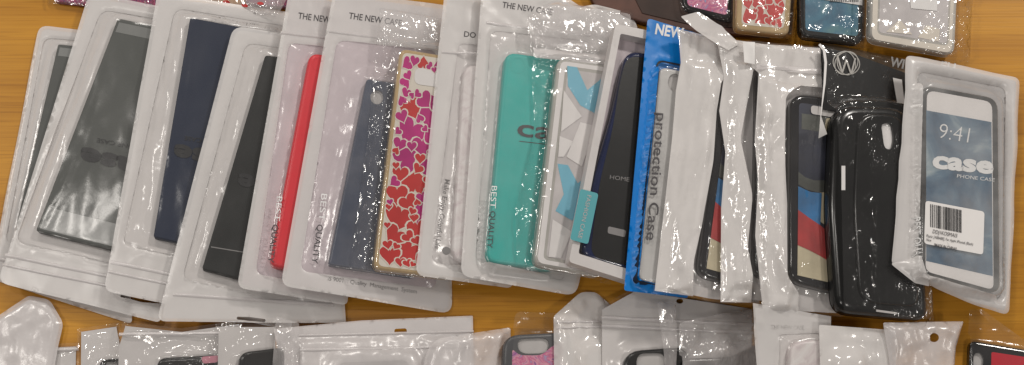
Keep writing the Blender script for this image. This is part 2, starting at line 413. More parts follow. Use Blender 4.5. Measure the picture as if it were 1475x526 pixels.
def inset(P, d):
    P = ccw(P); a = P - np.roll(P, 1, 0); b = np.roll(P, -1, 0) - P
    a /= np.maximum(np.linalg.norm(a, axis=1, keepdims=True), 1e-9); b /= np.maximum(np.linalg.norm(b, axis=1, keepdims=True), 1e-9)
    na = np.stack([-a[:, 1], a[:, 0]], 1); nb = np.stack([-b[:, 1], b[:, 0]], 1); n = na + nb
    n /= np.maximum((n * n).sum(1, keepdims=True), 0.6) / 2
    return P + n * d
def shell(th, name, px, t, mat, z0=0.0004, bev=0.0016, holes=(), lining=None, lining_name='lining', parent=None, seg=None):
    """rounded slab with a soft edge; holes cut through its top show the lining"""
    P = ccw(th.fr.loc(px, t * .8)); prof = [(0.0006, z0), (0, z0 + min(bev, .002) * .5)] + [(bev * (1 - math.cos(q)), t - bev * (1 - math.sin(q))) for q in np.linspace(0, math.pi / 2, 6)]
    V = []; Hh = []; Fc = []; n = len(P)
    for d, z in prof: V.append(inset(P, d)); Hh += [z] * n
    for k in range(len(prof) - 1):
        for i in range(n):
            j = (i + 1) % n; Fc.append([k * n + i, k * n + j, (k + 1) * n + j, (k + 1) * n + i])
    hl = [ccw(th.fr.loc(x, t)) for x in holes]
    vv, ff = region(V[-1], hl); base = len(prof) * n
    V.append(vv); Hh += [t] * len(vv); Fc += [[base + a for a in f] for f in ff]
    base += len(vv)
    for hp in hl:
        m = len(hp); V.append(hp); Hh += [t] * m; V.append(hp); Hh += [t - .0022] * m
        for i in range(m):
            j = (i + 1) % m; Fc.append([base + j, base + i, base + m + i, base + m + j])
        base += 2 * m
    V.append(P[::-1]); Hh += [z0] * n; Fc.append(list(range(base, base + n)))
    o = th.mesh(name, np.concatenate(V), np.array(Hh), Fc, mat, parent, smooth=False)
    me = o.data
    me.polygons.foreach_set('use_smooth', [len(p.vertices) == 4 for p in me.polygons])
    for i, hp in enumerate(hl):
        if lining:
            c = hp.mean(0); q = c + (hp - c) * 1.0
            vv, ff = region(q); th.mesh(lining_name, vv, t - .0020, ff, lining, o, smooth=False)
    return o

def drape(fr, contents, window, seed, amp=0.0008, scale=0.018, aniso=1.0, tent=0.010, puff=0.0010, base=0.0006, on=0.25, edge=0.005, outer=None, gather=()):
    GA = [(fr.loc(g), ga, gs) for g, ga, gs in gather]
    C = [(fr.loc(p, t * .8), t) for p, t in contents]; Wd = fr.loc(window) if window is not None else None
    O = fr.loc(outer) if outer is not None else None
    def h(Q):
        r = np.full(len(Q), base); onc = np.zeros(len(Q))
        for P, t in C:
            d = sdist(Q, P) - .0018; k = np.clip(1 - d / tent, 0, 1); kk = k ** 1.6
            r = np.maximum(r, base + t * kk); onc = np.maximum(onc, np.clip(1 - d / (tent * .35), 0, 1))
        cr = crumple(Q, seed, scale, aniso)
        a = amp * (1 - (1 - on) * onc); und = .0016 * vnoise(Q / .045 + seed * 3.1)
        if Wd is not None:
            dw = -sdist(Q, Wd); k = np.clip(dw / edge, 0, 1)
            ins = dw > 0
            add = cr * a * k + und * k
            free = np.where(onc > 0.3, 1, k)
            r = np.where(ins, base + (r - base) * np.maximum(free, 0.0) + add, r)
            if O is not None:
                do = -sdist(Q, O); tt = np.clip(do / np.maximum(do - dw, 1e-6), 0, 1)
                pf = puff * np.clip(np.sin(np.pi * tt), 0, 1) * (0.8 + 0.4 * vnoise(Q / 0.03 + seed))
                side = np.where(do - dw < 0.02, pf, puff * .4 + cr * amp * .5)
                r = np.where(ins, r, np.maximum(base * .5 + side, r * (onc > .35)))
                cu = .0022 * vnoise(Q / .05 + seed * 1.7) ** 2 * np.clip(1 - do / .012, 0, 1)
                rg = .0005 * np.exp(-((np.abs(dw) - .002) / .0016) ** 2)
                r = r + np.where(ins, 0, cu + rg)
        else:
            if O is not None:
                k = np.clip(-sdist(Q, O) / edge, 0.1, 1); r = base + (r - base) * np.where(onc > .3, 1, k) + cr * a * k
            else: r = r + cr * a
        for gi, (G, ga, gs) in enumerate(GA):
            gk = np.clip(-sdist(Q, G) / .004, 0, 1) * (1 - .72 * onc)
            r = r + gk * ga * crumple(Q, seed + 90 + gi, gs, 2.4 if gs > .017 else 1.2, 7 if gs > .017 else 5)
        return r
    return h

def bag(fr, name, label, cat, outer, window=None, contents=(), group=None, back='white_back', border='frost', win='milky',
        amp=0.0008, scale=0.018, aniso=1.0, tent=0.010, seed=1, hole=None, zips=(), jit=0.0, spacing=0.0026, flat=False,
        on=0.25, puff=0.0007, back_poly=None, edge=0.005, gather=()):
    O = rp(outer)
    if jit:
        O = densify(O, 12); d = (vnoise(O / 26.0 + seed) - .5)[:, None] * 2 * jit
        c = O.mean(0); nn = (O - c) / np.linalg.norm(O - c, axis=1, keepdims=True); O = O + nn * d
    Wp = rp(window, r0=10) if window is not None else None
    th = Thing(fr, name, label, cat, O.mean(0), group)
    hf = drape(fr, contents, Wp, seed, amp, scale, aniso, tent, puff, outer=O, on=on, edge=edge, gather=gather)
    L = fr.loc(O); holes = [hole] if hole is not None else []
    Ld = densify(L, spacing)
    if back:
        B = inset(L, 0.0025) if back_poly is None else fr.loc(rp(back_poly))
        vv, ff = region(B, [fr.loc(x) for x in holes]); th.mesh('back_panel', vv, 0.0002, ff, back, smooth=False)
    if Wp is not None:
        Wl = densify(fr.loc(Wp), spacing)
        vv, ff = region(Ld, [Wl] + [densify(fr.loc(x), spacing * .6) for x in holes], spacing)
        th.mesh('border', vv, hf(vv) + .0002, ff, border)
        vv, ff = region(Wl, [], spacing)
        th.mesh('window_film', vv, hf(vv), ff, win, smooth=not flat)
    else:
        vv, ff = region(Ld, [densify(fr.loc(x), spacing * .6) for x in holes], spacing)
        th.mesh('film', vv, hf(vv), ff, win, smooth=not flat)
    for (a, b, wpx) in zips:                       # raised zip ridges
        a = np.array(a, float); b = np.array(b, float); t = (b - a); nrm = np.array([-t[1], t[0]]) / np.linalg.norm(t)
        k = max(4, int(np.linalg.norm(t) / 8)); rows = []
        for i in range(k + 1):
            p = a + t * i / k
            for j in range(5): rows.append(p + nrm * wpx * (j / 4 - .5))
        Lz = fr.loc(rows); hz = hf(Lz) + np.tile([0, .0006, .0009, .0006, 0], k + 1) + .0002
        Fz = [[i * 5 + j, i * 5 + j + 1, (i + 1) * 5 + j + 1, (i + 1) * 5 + j] for i in range(k) for j in range(4)]
        th.mesh('zip_strip', Lz, hz, Fz, 'frost_thin')
    splat(fr, L, hf)
    th.h = hf
    return th
def stroke(pts, w):
    pts = np.array(pts, float); t = np.gradient(pts, axis=0); n = np.stack([-t[:, 1], t[:, 0]], 1); n /= np.linalg.norm(n, axis=1, keepdims=True)
    return np.concatenate([pts + n * w / 2, (pts - n * w / 2)[::-1]])
def case_thing(fr, label, px, group='phone cases', name='phone_case', cat='phone case'):
    return Thing(fr, name, label, cat, np.asarray(px).mean(0), group)
def quad(q):
    q = [np.array(a, float) for a in q]     # TL TR BR BL
    return lambda s, t: (q[0] * (1 - s) + q[1] * s) * (1 - t) + (q[3] * (1 - s) + q[2] * s) * t
def qpoly(f, pts, r=0): return rp([(*f(p[0], p[1]), *(p[2:] or (r,))) for p in pts])
def heart(n=22):
    a = np.linspace(0, 2 * math.pi, n, endpoint=False)
    x = 16 * np.sin(a) ** 3; y = 13 * np.cos(a) - 5 * np.cos(2 * a) - 2 * np.cos(3 * a) - np.cos(4 * a)
    return np.stack([x, -y], 1) / 17
def hearts(th, f, asp, hgt, parent, avoid, seed, split=0.45, n=330, big=.25):
    """a print of interlocking hearts: each lies a hair above the one before and has a pale outline"""
    r = random.Random(seed); put = []; A = {'magenta': ([], []), 'heart_red': ([], []), 'cream': ([], [])}; Z = {k: [] for k in A}
    for k in range(n):
        sz = big * (1 - .78 * (k / n) ** .7) * r.uniform(.85, 1.1)
        for _ in range(60):
            x, y = r.random(), r.random() * asp; ok = sz * .8 < x < 1 - sz * .8 and sz * .8 < y < asp - sz * .8
            for (a, b, c, d) in avoid:
                if a - sz < x < c + sz and b - sz / asp < y / asp < d + sz / asp: ok = False
            if ok and all((x - a) ** 2 + (y - b) ** 2 > ((c + sz) * .63) ** 2 for (a, b, c) in put): break
        else: continue
        put.append((x, y, sz)); ang = r.uniform(-.9, .9) + (math.pi if r.random() < .2 else 0); c, s_ = math.cos(ang), math.sin(ang)
        for nm, e, dz in (('cream', .014 + sz * .08, 0), ('magenta' if (y / asp < split and r.random() < .85) or r.random() < .14 else 'heart_red', 0, .0000015)):
            H = heart() * (sz + e); H = H @ np.array([[c, s_], [-s_, c]])
            px = np.array([f(min(max(x + h[0], -.02), 1.02), (y + h[1]) / asp) for h in H])
            V, Fc = A[nm]; n0 = sum(len(v) for v in V); m = len(H)
            V.append(th.fr.loc(px, hgt)); V.append(th.fr.loc([f(x, y / asp)], hgt)); Z[nm] += [hgt + .0001 + len(put) * .000003 + dz] * (m + 1)
            Fc += [[n0 + i, n0 + (i + 1) % m, n0 + m][::-1] for i in range(m)]
    for k, (V, Fc) in A.items():
        if V: th.mesh('heart_pattern', np.concatenate(V), np.array(Z[k]), Fc, k, parent, smooth=False)

# ------------------------------------------------------------------ the table
me = bpy.data.meshes.new('table_top'); me.from_pydata([(-3, -2, 0), (3, -2, 0), (3, 2, 0), (-3, 2, 0)], [], [(0, 1, 2, 3)])
me.materials.append(M['wood']); tb = bpy.data.objects.new('table_top', me); COL.objects.link(tb); tb['kind'] = 'structure'

G1 = 'frosted zip pouches in the main row'
G2 = 'crinkled clear bags in the main row'
G3 = 'phone cases in the main row'
G4 = 'bags of the front row, cut by the frame'
G5 = 'phone cases of the front row'
G6 = 'cases of the back row, cut by the frame'
CT, BT = 'phone case', 'pouch'

# ================================================================== things lying at the back, under the row
o = [(820, -45), (1110, -30), (1110, 46), (1010, 42), (930, 26), (858, 2)]
fr = place(o, info='rail', BL=(858, 2), TL=(820, -45))
th = Thing(fr, 'wooden_strip', 'dark reddish brown wooden strip behind the row, above the blue header card', 'wooden strip', (960, 0))
shell(th, 'board', rp([(820, -60), (1110, -30), (1110, 52), (1000, 47), (925, 33), (858, 12)]), 0.006, 'brown_wood')
shell(th, 'gap_shade_strip', rp([(905, -20), (1010, 6), (1110, 30), (1110, 44), (1000, 38), (925, 20)]), 0.0066, 'gap_shade', z0=.006, bev=.0002)  # raised dark strip that paints in the shadowed gap beside the board
splat(fr, fr.loc(rp(o)), 0.004)
for (q, lab) in (([(74, -60, 5), (135, -55, 5), (133, 9, 8), (76, 2, 8)], 'glittery pink and black case edge at the upper left, left of the first zip flap'),
                 ([(172, -60, 5), (262, -50, 5), (250, 20, 8), (168, 4, 8)], 'glittery pink case edge above the charcoal wallet pouch'),
                 ([(360, -60, 5), (440, -50, 5), (420, 12, 8), (352, 6, 8)], 'glittery dark pink case edge behind the navy wallet pouch')):
    P = rp(q); fr = place(q, info='topleft')
    th = case_thing(fr, lab, P, G6); shell(th, 'shell', P, .005, 'glitter')
    P2 = rp([(a[0] + (-6 if i in (0, 3) else 6), a[1] + (6 if i > 1 else 0)) for i, a in enumerate(q)])
    bt = bag(fr, 'clear_bag', 'clear wrapper around the ' + lab.replace('glittery ', '').replace(' at the upper left', '').replace('left of the first zip flap', 'top left').replace(' case edge', ' case', 1), 'wrapper', [tuple(a) for a in P2], None, [(P, .005)], G6 + ' wrappers', back=None, win='cello', amp=.002, scale=.012, seed=int(q[0][0]), spacing=.003)
o = [(262, -60), (440, -50), (400, 24, 6), (345, 18, 6), (285, -2, 6)]
fr = place(o, info='pinkbag')
th = bag(fr, 'clear_bag', 'loose clear bag with small red dots behind the navy wallet pouch', 'wrapper', o, None, [], back=None, win='cello_mid', amp=.004, scale=.02, seed=5)
for (x, y) in ((326, 3), (300, -8), (352, 8), (375, 5)):
    th.decal('red_dot', oval(x, y, 5, 2.2, .1), th.h, 'heart_red')

# ================================================================== main row, left to right, each lying on the one before
def wallet(fr, q, label, mat, t=.0065, band=True, logo=None):
    P = rp(q); th = case_thing(fr, label, P, G3); s = shell(th, 'cover', P, t, mat, bev=.0012)
    f = quad([a[:2] for a in q])
    if band:
        th.decal('grey_band', qpoly(f, [(.03, .885), (.97, .885), (.97, .985), (.03, .985)]), t, 'grey_tape', s)
        th.decal('grey_band', qpoly(f, [(.03, .015), (.97, .015), (.97, .06), (.03, .06)]), t, 'grey_tape', s)
    return th, s, f, P
# 1
O1 = [(57, 37, 14), (165, 50, 10), (192, 468, 8), (-14, 402, 12)]
fr = place(O1, 2, info='1')
th, s, f, C1 = wallet(fr, [(84, 64, 3), (190, 76, 3), (150, 352, 3), (22, 332, 3)], 'dark grey wallet case, mostly hidden, in the leftmost pouch', 'grey_leather', .0055)
bag(fr, 'zip_pouch', 'leftmost frosted pouch, lying lowest on the wood', BT, O1, [(64, 55, 12), (150, 62), (150, 372), (8, 350, 12)], [(C1, .0055)], G1, seed=21, win='milky', zips=[((-8, 372), (170, 412), 6)])
# 2
O2 = [(129, -10, 8), (285, 22, 8), (232, 466, 8), (-2, 408, 16)]
fr = place(O2, 5, info='2')
th, s, f, C2 = wallet(fr, [(170, 27, 4), (282, 50, 4), (186, 366, 4), (52, 333, 4)], 'charcoal wallet case with an upside-down grey case logo, second pouch from the left', 'grey_leather', .0065)
text(th, 'case', (222, 238), (118, 212), 25, .0066, 'print_black', 'logo', bold=.045, parent=s)
text(th, 'PHONE CASE', (208, 212), (140, 199), 6, .0066, 'print_black', 'logo', parent=s)
bag(fr, 'zip_pouch', 'frosted pouch holding the charcoal wallet case, second from the left', BT, O2, [(146, 14, 16), (272, 36), (200, 388), (22, 350, 16)], [(C2, .0065)], G1, seed=22, win='milky', amp=.0045, scale=.06, aniso=1.3, on=.6, edge=.010, gather=[([(150, 18), (180, 24), (120, 240), (64, 345), (22, 345), (70, 200)], .005, .024)],
    hole=rp([(174, 424, 2), (186, 423, 2), (206, 430, 2), (232, 433, 2), (231, 438, 2), (204, 436, 2), (184, 430, 2), (174, 429, 2)]),
    zips=[((8, 368), (210, 410), 6), ((4, 382), (212, 424), 5)])
# 3
O3 = [(227, -10, 8), (440, 22, 8), (420, 478, 8), (150, 420, 14)]
fr = place(O3, 9, info='3')
th, s, f, C3 = wallet(fr, [(274, 26, 4), (402, 50, 4), (362, 374, 4), (221, 342, 4)], 'navy blue wallet case with an upside-down logo, third pouch from the left', 'navy_leather', .0065, band=False)
text(th, 'case', (344, 226), (252, 208), 24, .0066, 'print_black', 'logo', bold=.045, parent=s)
text(th, 'PHONE CASE', (330, 206), (266, 196), 6, .0066, 'print_black', 'logo', parent=s)
th3 = bag(fr, 'zip_pouch', 'frosted pouch holding the navy wallet case, third from the left', BT, O3, [(252, 12, 16), (412, 38), (372, 396), (176, 354, 14)], [(C3, .0065)], G1, seed=23, win='milky', amp=.0045, scale=.045, aniso=1.6, on=.5, edge=.008, gather=[([(252, 20), (292, 30), (262, 200), (240, 350), (180, 345)], .008, .022)],
    zips=[((160, 378), (380, 424), 6), ((156, 392), (380, 438), 5)])
text(th3, 'mobile phone quality protective case', (300, 26), (400, 47), 5, th3.h, 'print_light')
# 4
O4 = [(336, 38, 16), (470, 58, 8), (498, 466, 3), (226, 464, 14)]
fr = place(O4, 11, info='4')
th, s, f, C4 = wallet(fr, [(382, 80, 4), (468, 92, 4), (412, 420, 4), (291, 388, 4)], 'black wallet case in the short pouch left of the red case', 'black_leather', .0065, band=False)
th.decal('seam_line', rp([(304, 355), (420, 374), (420, 375.5), (304, 356.5)]), .0065, 'print_mid', s)
text(th, 'case', (430, 268), (344, 250), 24, .0066, 'print_black', 'logo', bold=.045, parent=s)
bag(fr, 'zip_pouch', 'short frosted pouch holding the black wallet case, hang slot at its lower edge', BT, O4, [(354, 62, 14), (462, 78), (428, 438), (262, 402, 14)], [(C4, .0065)], G1, seed=24, win='milky', amp=.0045, scale=.045, aniso=1.8, on=.4, edge=.008, gather=[([(354, 66), (396, 74), (362, 220), (312, 400), (264, 398)], .008, .022)],
    hole=rp([(341, 456.5, 3), (360, 457, 2), (383, 460, 3), (382, 465, 3), (341, 461, 3)]), zips=[((250, 425), (480, 440), 6)])
# 5
O5 = [(416, -12, 6), (545, 8, 6), (500, 440, 8), (341, 415, 14)]
fr = place(O5, 11, info='5')
P = rp([(446, 76, 14), (540, 90, 14), (505, 402, 14), (388, 384, 14)])
th = case_thing(fr, 'red silicone phone case, fifth in the row', P, G3)
s = shell(th, 'shell', P, .008, 'red_rubber', bev=.003)
th.decal('camera_ring', oval(458, 92, 9, 10), .008, 'red_rubber', s, holes=[oval(458, 92, 7, 8)])
th.decal('logo', oval(450, 200, 7, 10), .008, 'print_black', s)
b = bag(fr, 'zip_pouch', 'frosted pouch holding the red silicone case, THE NEW CASE printed on its header', BT, O5, [(416, 62, 12), (525, 75), (482, 414), (368, 395, 12)], [(P, .008)], G1, seed=25, win='milky', amp=.0016, back='pink_back', zips=[((404, 48), (530, 62), 5)])
text(b, 'THE NEW CASE', (429, 27), (502, 37), 9, b.h, 'print_dark', bold=.01)
text(b, 'BEST', (399, 283), (395, 318), 8, b.h, 'print_white')
text(b, 'QUALITY', (393, 323), (386, 378), 8, b.h, 'print_dark', bold=.01)
# 6
O6 = [(480, -12, 6), (645, 10, 8), (651, 453, 18), (404, 412, 16)]
fr = place(O6, 9, info='6')
P = rp([(528, 114, 5), (610, 126, 5), (596, 400, 5), (473, 382, 5)])
th = case_thing(fr, 'navy phone case with a round grey hole, beside the heart-patterned case', P, G3)
s = shell(th, 'shell', P, .007, 'navy_plastic', bev=.0015, holes=[oval(543, 140, 9.5, 10.5)], lining='print_light', lining_name='camera_hole')
b = bag(fr, 'zip_pouch', 'wide frosted pouch holding the navy case, IS 9001 printed at its foot', BT, O6, [(485, 58, 14), (628, 74), (628, 416, 12), (432, 391, 14)], [(P, .007)], G1, seed=26, win='milky2', amp=.0016, back='pink_back', zips=[((474, 46), (630, 66), 5)])
text(b, 'THE NEW CASE', (502, 27), (578, 38), 9, b.h, 'print_dark', bold=.01)
text(b, 'BEST', (463, 279), (459, 318), 8.5, b.h, 'print_white')
text(b, 'QUALITY', (457, 323), (449, 379), 8.5, b.h, 'print_dark', bold=.01)
text(b, 'IS 9001  : Quality  Management  System', (472, 404), (600, 423), 6, b.h, 'print_mid')
# 7 hearts
O7 = [(546, 12), (665, 32), (676, 412, 4), (508, 394, 4), (506, 366), (530, 200), (540, 80)]
fr = place(O7, 7, info='7', BL=(508, 394), TL=(546, 12))
q = [(576, 70, 12), (660, 84, 12), (652, 402, 12), (537, 388, 12)]
P = rp(q); f = quad([a[:2] for a in q])
th = case_thing(fr, 'gold-edged phone case covered with magenta and red hearts', P, G3)
s = shell(th, 'rim', P, .009, 'gold_rim', bev=.0025)
pl = th.decal('white_panel', qpoly(f, [(.06, .015), (.96, .015), (.96, .982), (.06, .982)], 8), .009, 'cream', s)
hearts(th, lambda a, b: f(.07 + a * .88, .02 + b * .955), 3.2, .0092, pl, [(.22, .07, .9, .15)], 4)
th.decal('camera_window', rp([(598, 97, 10), (650, 104, 10), (648, 128, 10), (596, 121, 10)]), .0093, 'white_plastic', s)
b = bag(fr, 'clear_bag', 'crinkled clear bag around the heart-patterned case', 'bag', O7, None, [(P, .009)], G2, back=None, win='cello', amp=.0032, scale=.016, aniso=1.5, seed=31, gather=[([(546, 40), (582, 70), (545, 392), (508, 394), (506, 366), (530, 200)], .0055, .010), ([(545, 10), (665, 30), (665, 80), (545, 70)], .004, .013)], jit=1.5, spacing=.0016, on=.2)
b.decal('header_flap', rp([(550, 14), (662, 32), (660, 76), (560, 62), (546, 66)]), lambda Q: b.h(Q) + .0004, 'cello_mid', spacing=.0022)
# 8
O8 = [(640, -12, 6), (765, 6, 6), (738, 416, 10), (598, 397, 14)]
fr = place(O8, 9, info='8')
P = rp([(668, 92, 18), (750, 100, 18), (716, 388, 18), (650, 376, 18)])
th = case_thing(fr, 'milky pinkish white case in the narrow pouch between the hearts and the teal case', P, G3)
shell(th, 'shell', P, .006, 'rose_milk', bev=.003)
b = bag(fr, 'zip_pouch', 'white pouch printed Make Enjoy Colorful Life, right of the hearts', BT, O8, [(660, 62, 12), (748, 74), (722, 396), (620, 378, 14)], [(P, .006)], G1, seed=28, win='milky2', amp=.0022, scale=.02, zips=[((636, 76), (745, 84), 4)])
text(b, 'DO BEST CASE', (668, 53), (742, 62), 8, b.h, 'print_dark', bold=.01)
text(b, 'Make Enjoy Colorful Life', (641, 258), (626, 358), 7.5, b.h, 'print_mid', bold=.01)
b.decal('round_mark', oval(643, 361, 6, 6), lambda Q: b.h(Q) + .0002, 'print_mid')
# 9 teal
O9 = [(693, -14, 6), (800, -14), (836, 11, 3), (856, 7, 6), (905, 20, 8), (919, 42, 12), (829, 427, 16), (663, 398, 16)]
fr = place(O9, 9, info='9', BL=(663, 398), TL=(693, -14))
P = rp([(728, 75, 16), (835, 90, 16), (800, 392, 16), (700, 378, 16)])
th = case_thing(fr, 'teal silicone phone case with dark round logo letters', P, G3)
s = shell(th, 'shell', P, .008, 'teal_rubber', bev=.0028)
th.decal('camera_ring', oval(746, 94, 11, 12), .008, 'teal_rubber', s, holes=[oval(746, 94, 9, 10)])
text(th, 'case', (744, 195), (846, 209), 25, .0081, 'print_black', 'logo', bold=.012, parent=s)
th.decal('logo_line', rp([(748, 203), (800, 209), (800, 210), (748, 204)]), .0081, 'print_black', s)
b = bag(fr, 'zip_pouch', 'frosted pouch holding the teal case, BEST QUALITY printed down its left side', BT, O9, [(706, 44, 14), (850, 60), (812, 405), (684, 378, 14)], [(P, .008)], G1, seed=29, win='milky2', amp=.0014, zips=[((700, 34), (850, 52), 5)])
text(b, 'THE NEW CASE', (723, 11), (795, 22), 8.5, b.h, 'print_dark', bold=.01)
text(b, 'BEST', (708, 268), (706, 300), 8, b.h, 'print_white')
text(b, 'QUALITY', (706, 304), (701, 357), 8, b.h, 'print_dark', bold=.01)
# 10 clear case with pale blue zigzag
O10 = [(758, 24, 6), (800, 0, 10), (910, 20, 6), (930, 80), (880, 410, 4), (745, 392, 4), (742, 300), (770, 190), (765, 100)]
fr = place(O10, 9, info='10', BL=(745, 392), TL=(758, 24))
q = [(803, 84, 12), (900, 98, 12), (868, 400, 14), (768, 382, 14)]
P = rp(q); f = quad([a[:2] for a in q])
th = case_thing(fr, 'clear hard case with pale blue zigzag bands and white triangles', P, G3)
s = shell(th, 'rim', P, .009, 'clear_rim', bev=.003)
rm = th.decal('white_rim_line', qpoly(f, [(.05, .01), (.97, .01), (.97, .985), (.05, .985)], 10), .009, 'white_plastic', s, holes=[qpoly(f, [(.13, .03), (.95, .03), (.95, .965), (.13, .965)], 8)])
pl = th.decal('clear_panel', qpoly(f, [(.17, .045), (.92, .045), (.92, .95), (.17, .95)], 6), .009, 'clear_plate', s)
for pp in ([(817, 95), (831, 97), (846, 130), (868, 112), (892, 118), (858, 164), (836, 152), (818, 124)],
           [(803, 236), (818, 238), (832, 264), (858, 246), (874, 250), (842, 300), (824, 318), (800, 304), (812, 280)]):
    th.decal('blue_zigzag', rp(pp), .0092, 'sky_blue', pl)
for pp in ([(812, 130), (838, 168), (808, 190)], [(836, 176), (858, 182), (838, 240), (816, 226)], [(806, 196), (826, 204), (812, 226), (804, 226)], [(796, 316), (824, 334), (808, 372), (790, 370)], [(846, 320), (862, 330), (850, 378), (834, 370)]):
    th.decal('white_triangle', rp(pp), .0094, 'white_plastic', pl)
b = bag(fr, 'clear_bag', 'crinkled clear bag around the blue zigzag case, over the teal pouch', 'bag', O10, None, [(P, .009)], G2, back=None, win='cello', amp=.0034, scale=.016, aniso=1.4, seed=33, gather=[([(765, 60), (812, 90), (780, 392), (742, 394), (742, 300), (770, 190)], .0055, .010), ([(757, 2), (915, 15), (905, 85), (765, 72)], .005, .016)], jit=1.5, spacing=.0016, on=.2)
b.decal('header_flap', rp([(758, 26, 6), (800, 2, 10), (908, 21, 6), (905, 82), (770, 68)]), lambda Q: b.h(Q) + .0004, 'cello_mid', spacing=.0022)
b.decal('zip_band', rp([(770, 66), (905, 84), (903, 98), (772, 82)]), lambda Q: b.h(Q) + .0008, 'frost_thin', spacing=.004)
# 11 clear box with a black and blue case
O11 = [(880, 42, 4), (985, 64, 4), (932, 420, 4), (813, 382, 6)]
fr = place(O11, 9, info='11')
P = rp([(898, 72, 30), (970, 88, 24), (925, 398, 16), (832, 372, 22)])
P = rp([(902, 72, 20), (968, 84, 20), (922, 396, 16), (836, 370, 20), (850, 270, 20), (880, 170, 20)])
th = case_thing(fr, 'black case with dark blue sides inside the clear plastic box', P, G3)
s = shell(th, 'shell', P, .008, 'deep_blue', bev=.003)
th.decal('black_face', rp([(903, 80, 16), (966, 88, 18), (918, 386, 14), (850, 370, 18), (862, 270, 30), (884, 180, 30), (892, 120, 20)]), .0081, 'black_soft', s, spacing=None)
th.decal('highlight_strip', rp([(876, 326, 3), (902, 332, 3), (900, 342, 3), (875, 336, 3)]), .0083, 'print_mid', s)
text(th, 'HOME', (878, 258), (906, 262), 6, .0083, 'print_mid', 'button_text', parent=s)
box = Thing(fr, 'plastic_box', 'clear rigid plastic box with white rim holding the black and blue case', 'box', (890, 230))
OB = rp(O11); f = quad([a[:2] for a in O11])
IB = qpoly(f, [(.09, .035), (.97, .035), (.97, .955), (.09, .955)], 3)
Lo = densify(fr.loc(OB), .01); Li = fr.loc(IB)
box.decal('back_panel', OB, .0002, 'pink_back')
def ring(th, name, a, b, z0, z1, mat):
    vv, ff = region(a, [b]); n = len(vv)
    e = []
    for lp in (ccw(a), ccw(b)): e.append(lp)
    V = [vv]; Hh = [z1] * n; Fc = [list(x) for x in ff]; k = n
    for w, lp in enumerate(e):
        m = len(lp); V += [lp, lp]; Hh += [z1] * m + [z0] * m
        for i in range(m):
            j = (i + 1) % m; q4 = [k + i, k + m + i, k + m + j, k + j]; Fc.append(q4 if w == 0 else q4[::-1])
        k += 2 * m
    return th.mesh(name, np.concatenate(V), np.array(Hh), Fc, mat, smooth=False)
ring(box, 'rim', fr.loc(OB), Li, .0004, .0105, 'white_back')
vv, ff = region(densify(fr.loc(OB), .006), [], .005); box.mesh('lid', vv, .0112 + .0008 * crumple(vv, 5, .03), ff, 'clear_lid')
st_ = rp([(836, 272, 4), (862, 279, 4), (847, 352, 4), (821, 345, 4)])
sk = box.decal('teal_sticker', st_, .0122, 'sticker_teal')
text(box, 'FASHION CASE', (846, 281), (832, 343), 6, .0122, 'print_light', parent=sk)
splat(fr, fr.loc(OB), .0118)
# 12 blue card
O12 = [(932, 27, 6), (1012, 52, 4), (990, 430, 4), (898, 419, 4)]
fr = place(O12, 9, info='12')
P = rp([(950, 96, 12), (1000, 106, 12), (976, 416, 12), (918, 404, 12)])
th = case_thing(fr, 'silver grey phone case behind the words protection Case', P, G3)
s = shell(th, 'shell', P, .006, 'silver', bev=.002, holes=[oval(972, 119, 10, 13)], lining='print_light', lining_name='camera_hole')
b = bag(fr, 'card_package', 'bright blue card package marked NEW and protection Case', 'package', O12, [(946, 86, 10), (1004, 98, 10), (982, 420, 8), (915, 406, 8)], [(P, .006)], None, border='blue_card', back='blue_card', win='milky1', amp=.0012, scale=.014, aniso=2, tent=.004, seed=35, gather=[([(946, 88), (1000, 95), (960, 420), (918, 405)], .0022, .010)], puff=.0002)
text(b, 'NEW', (943, 49), (983, 56), 15, b.h, 'print_white', bold=.03)
text(b, 'protection Case', (946, 163), (931, 346), 14, lambda Q: b.h(Q) + .0006, 'print_dark', bold=.01)
wl = rp([(946, 86, 10), (1004, 98, 10), (982, 420, 8), (915, 406, 8)])
b.decal('black_outline', wl, lambda Q: b.h(Q) + .0010, 'print_black', holes=[rp([(948, 89, 9), (1001, 101, 9), (980, 417, 8), (917, 404, 8)])])
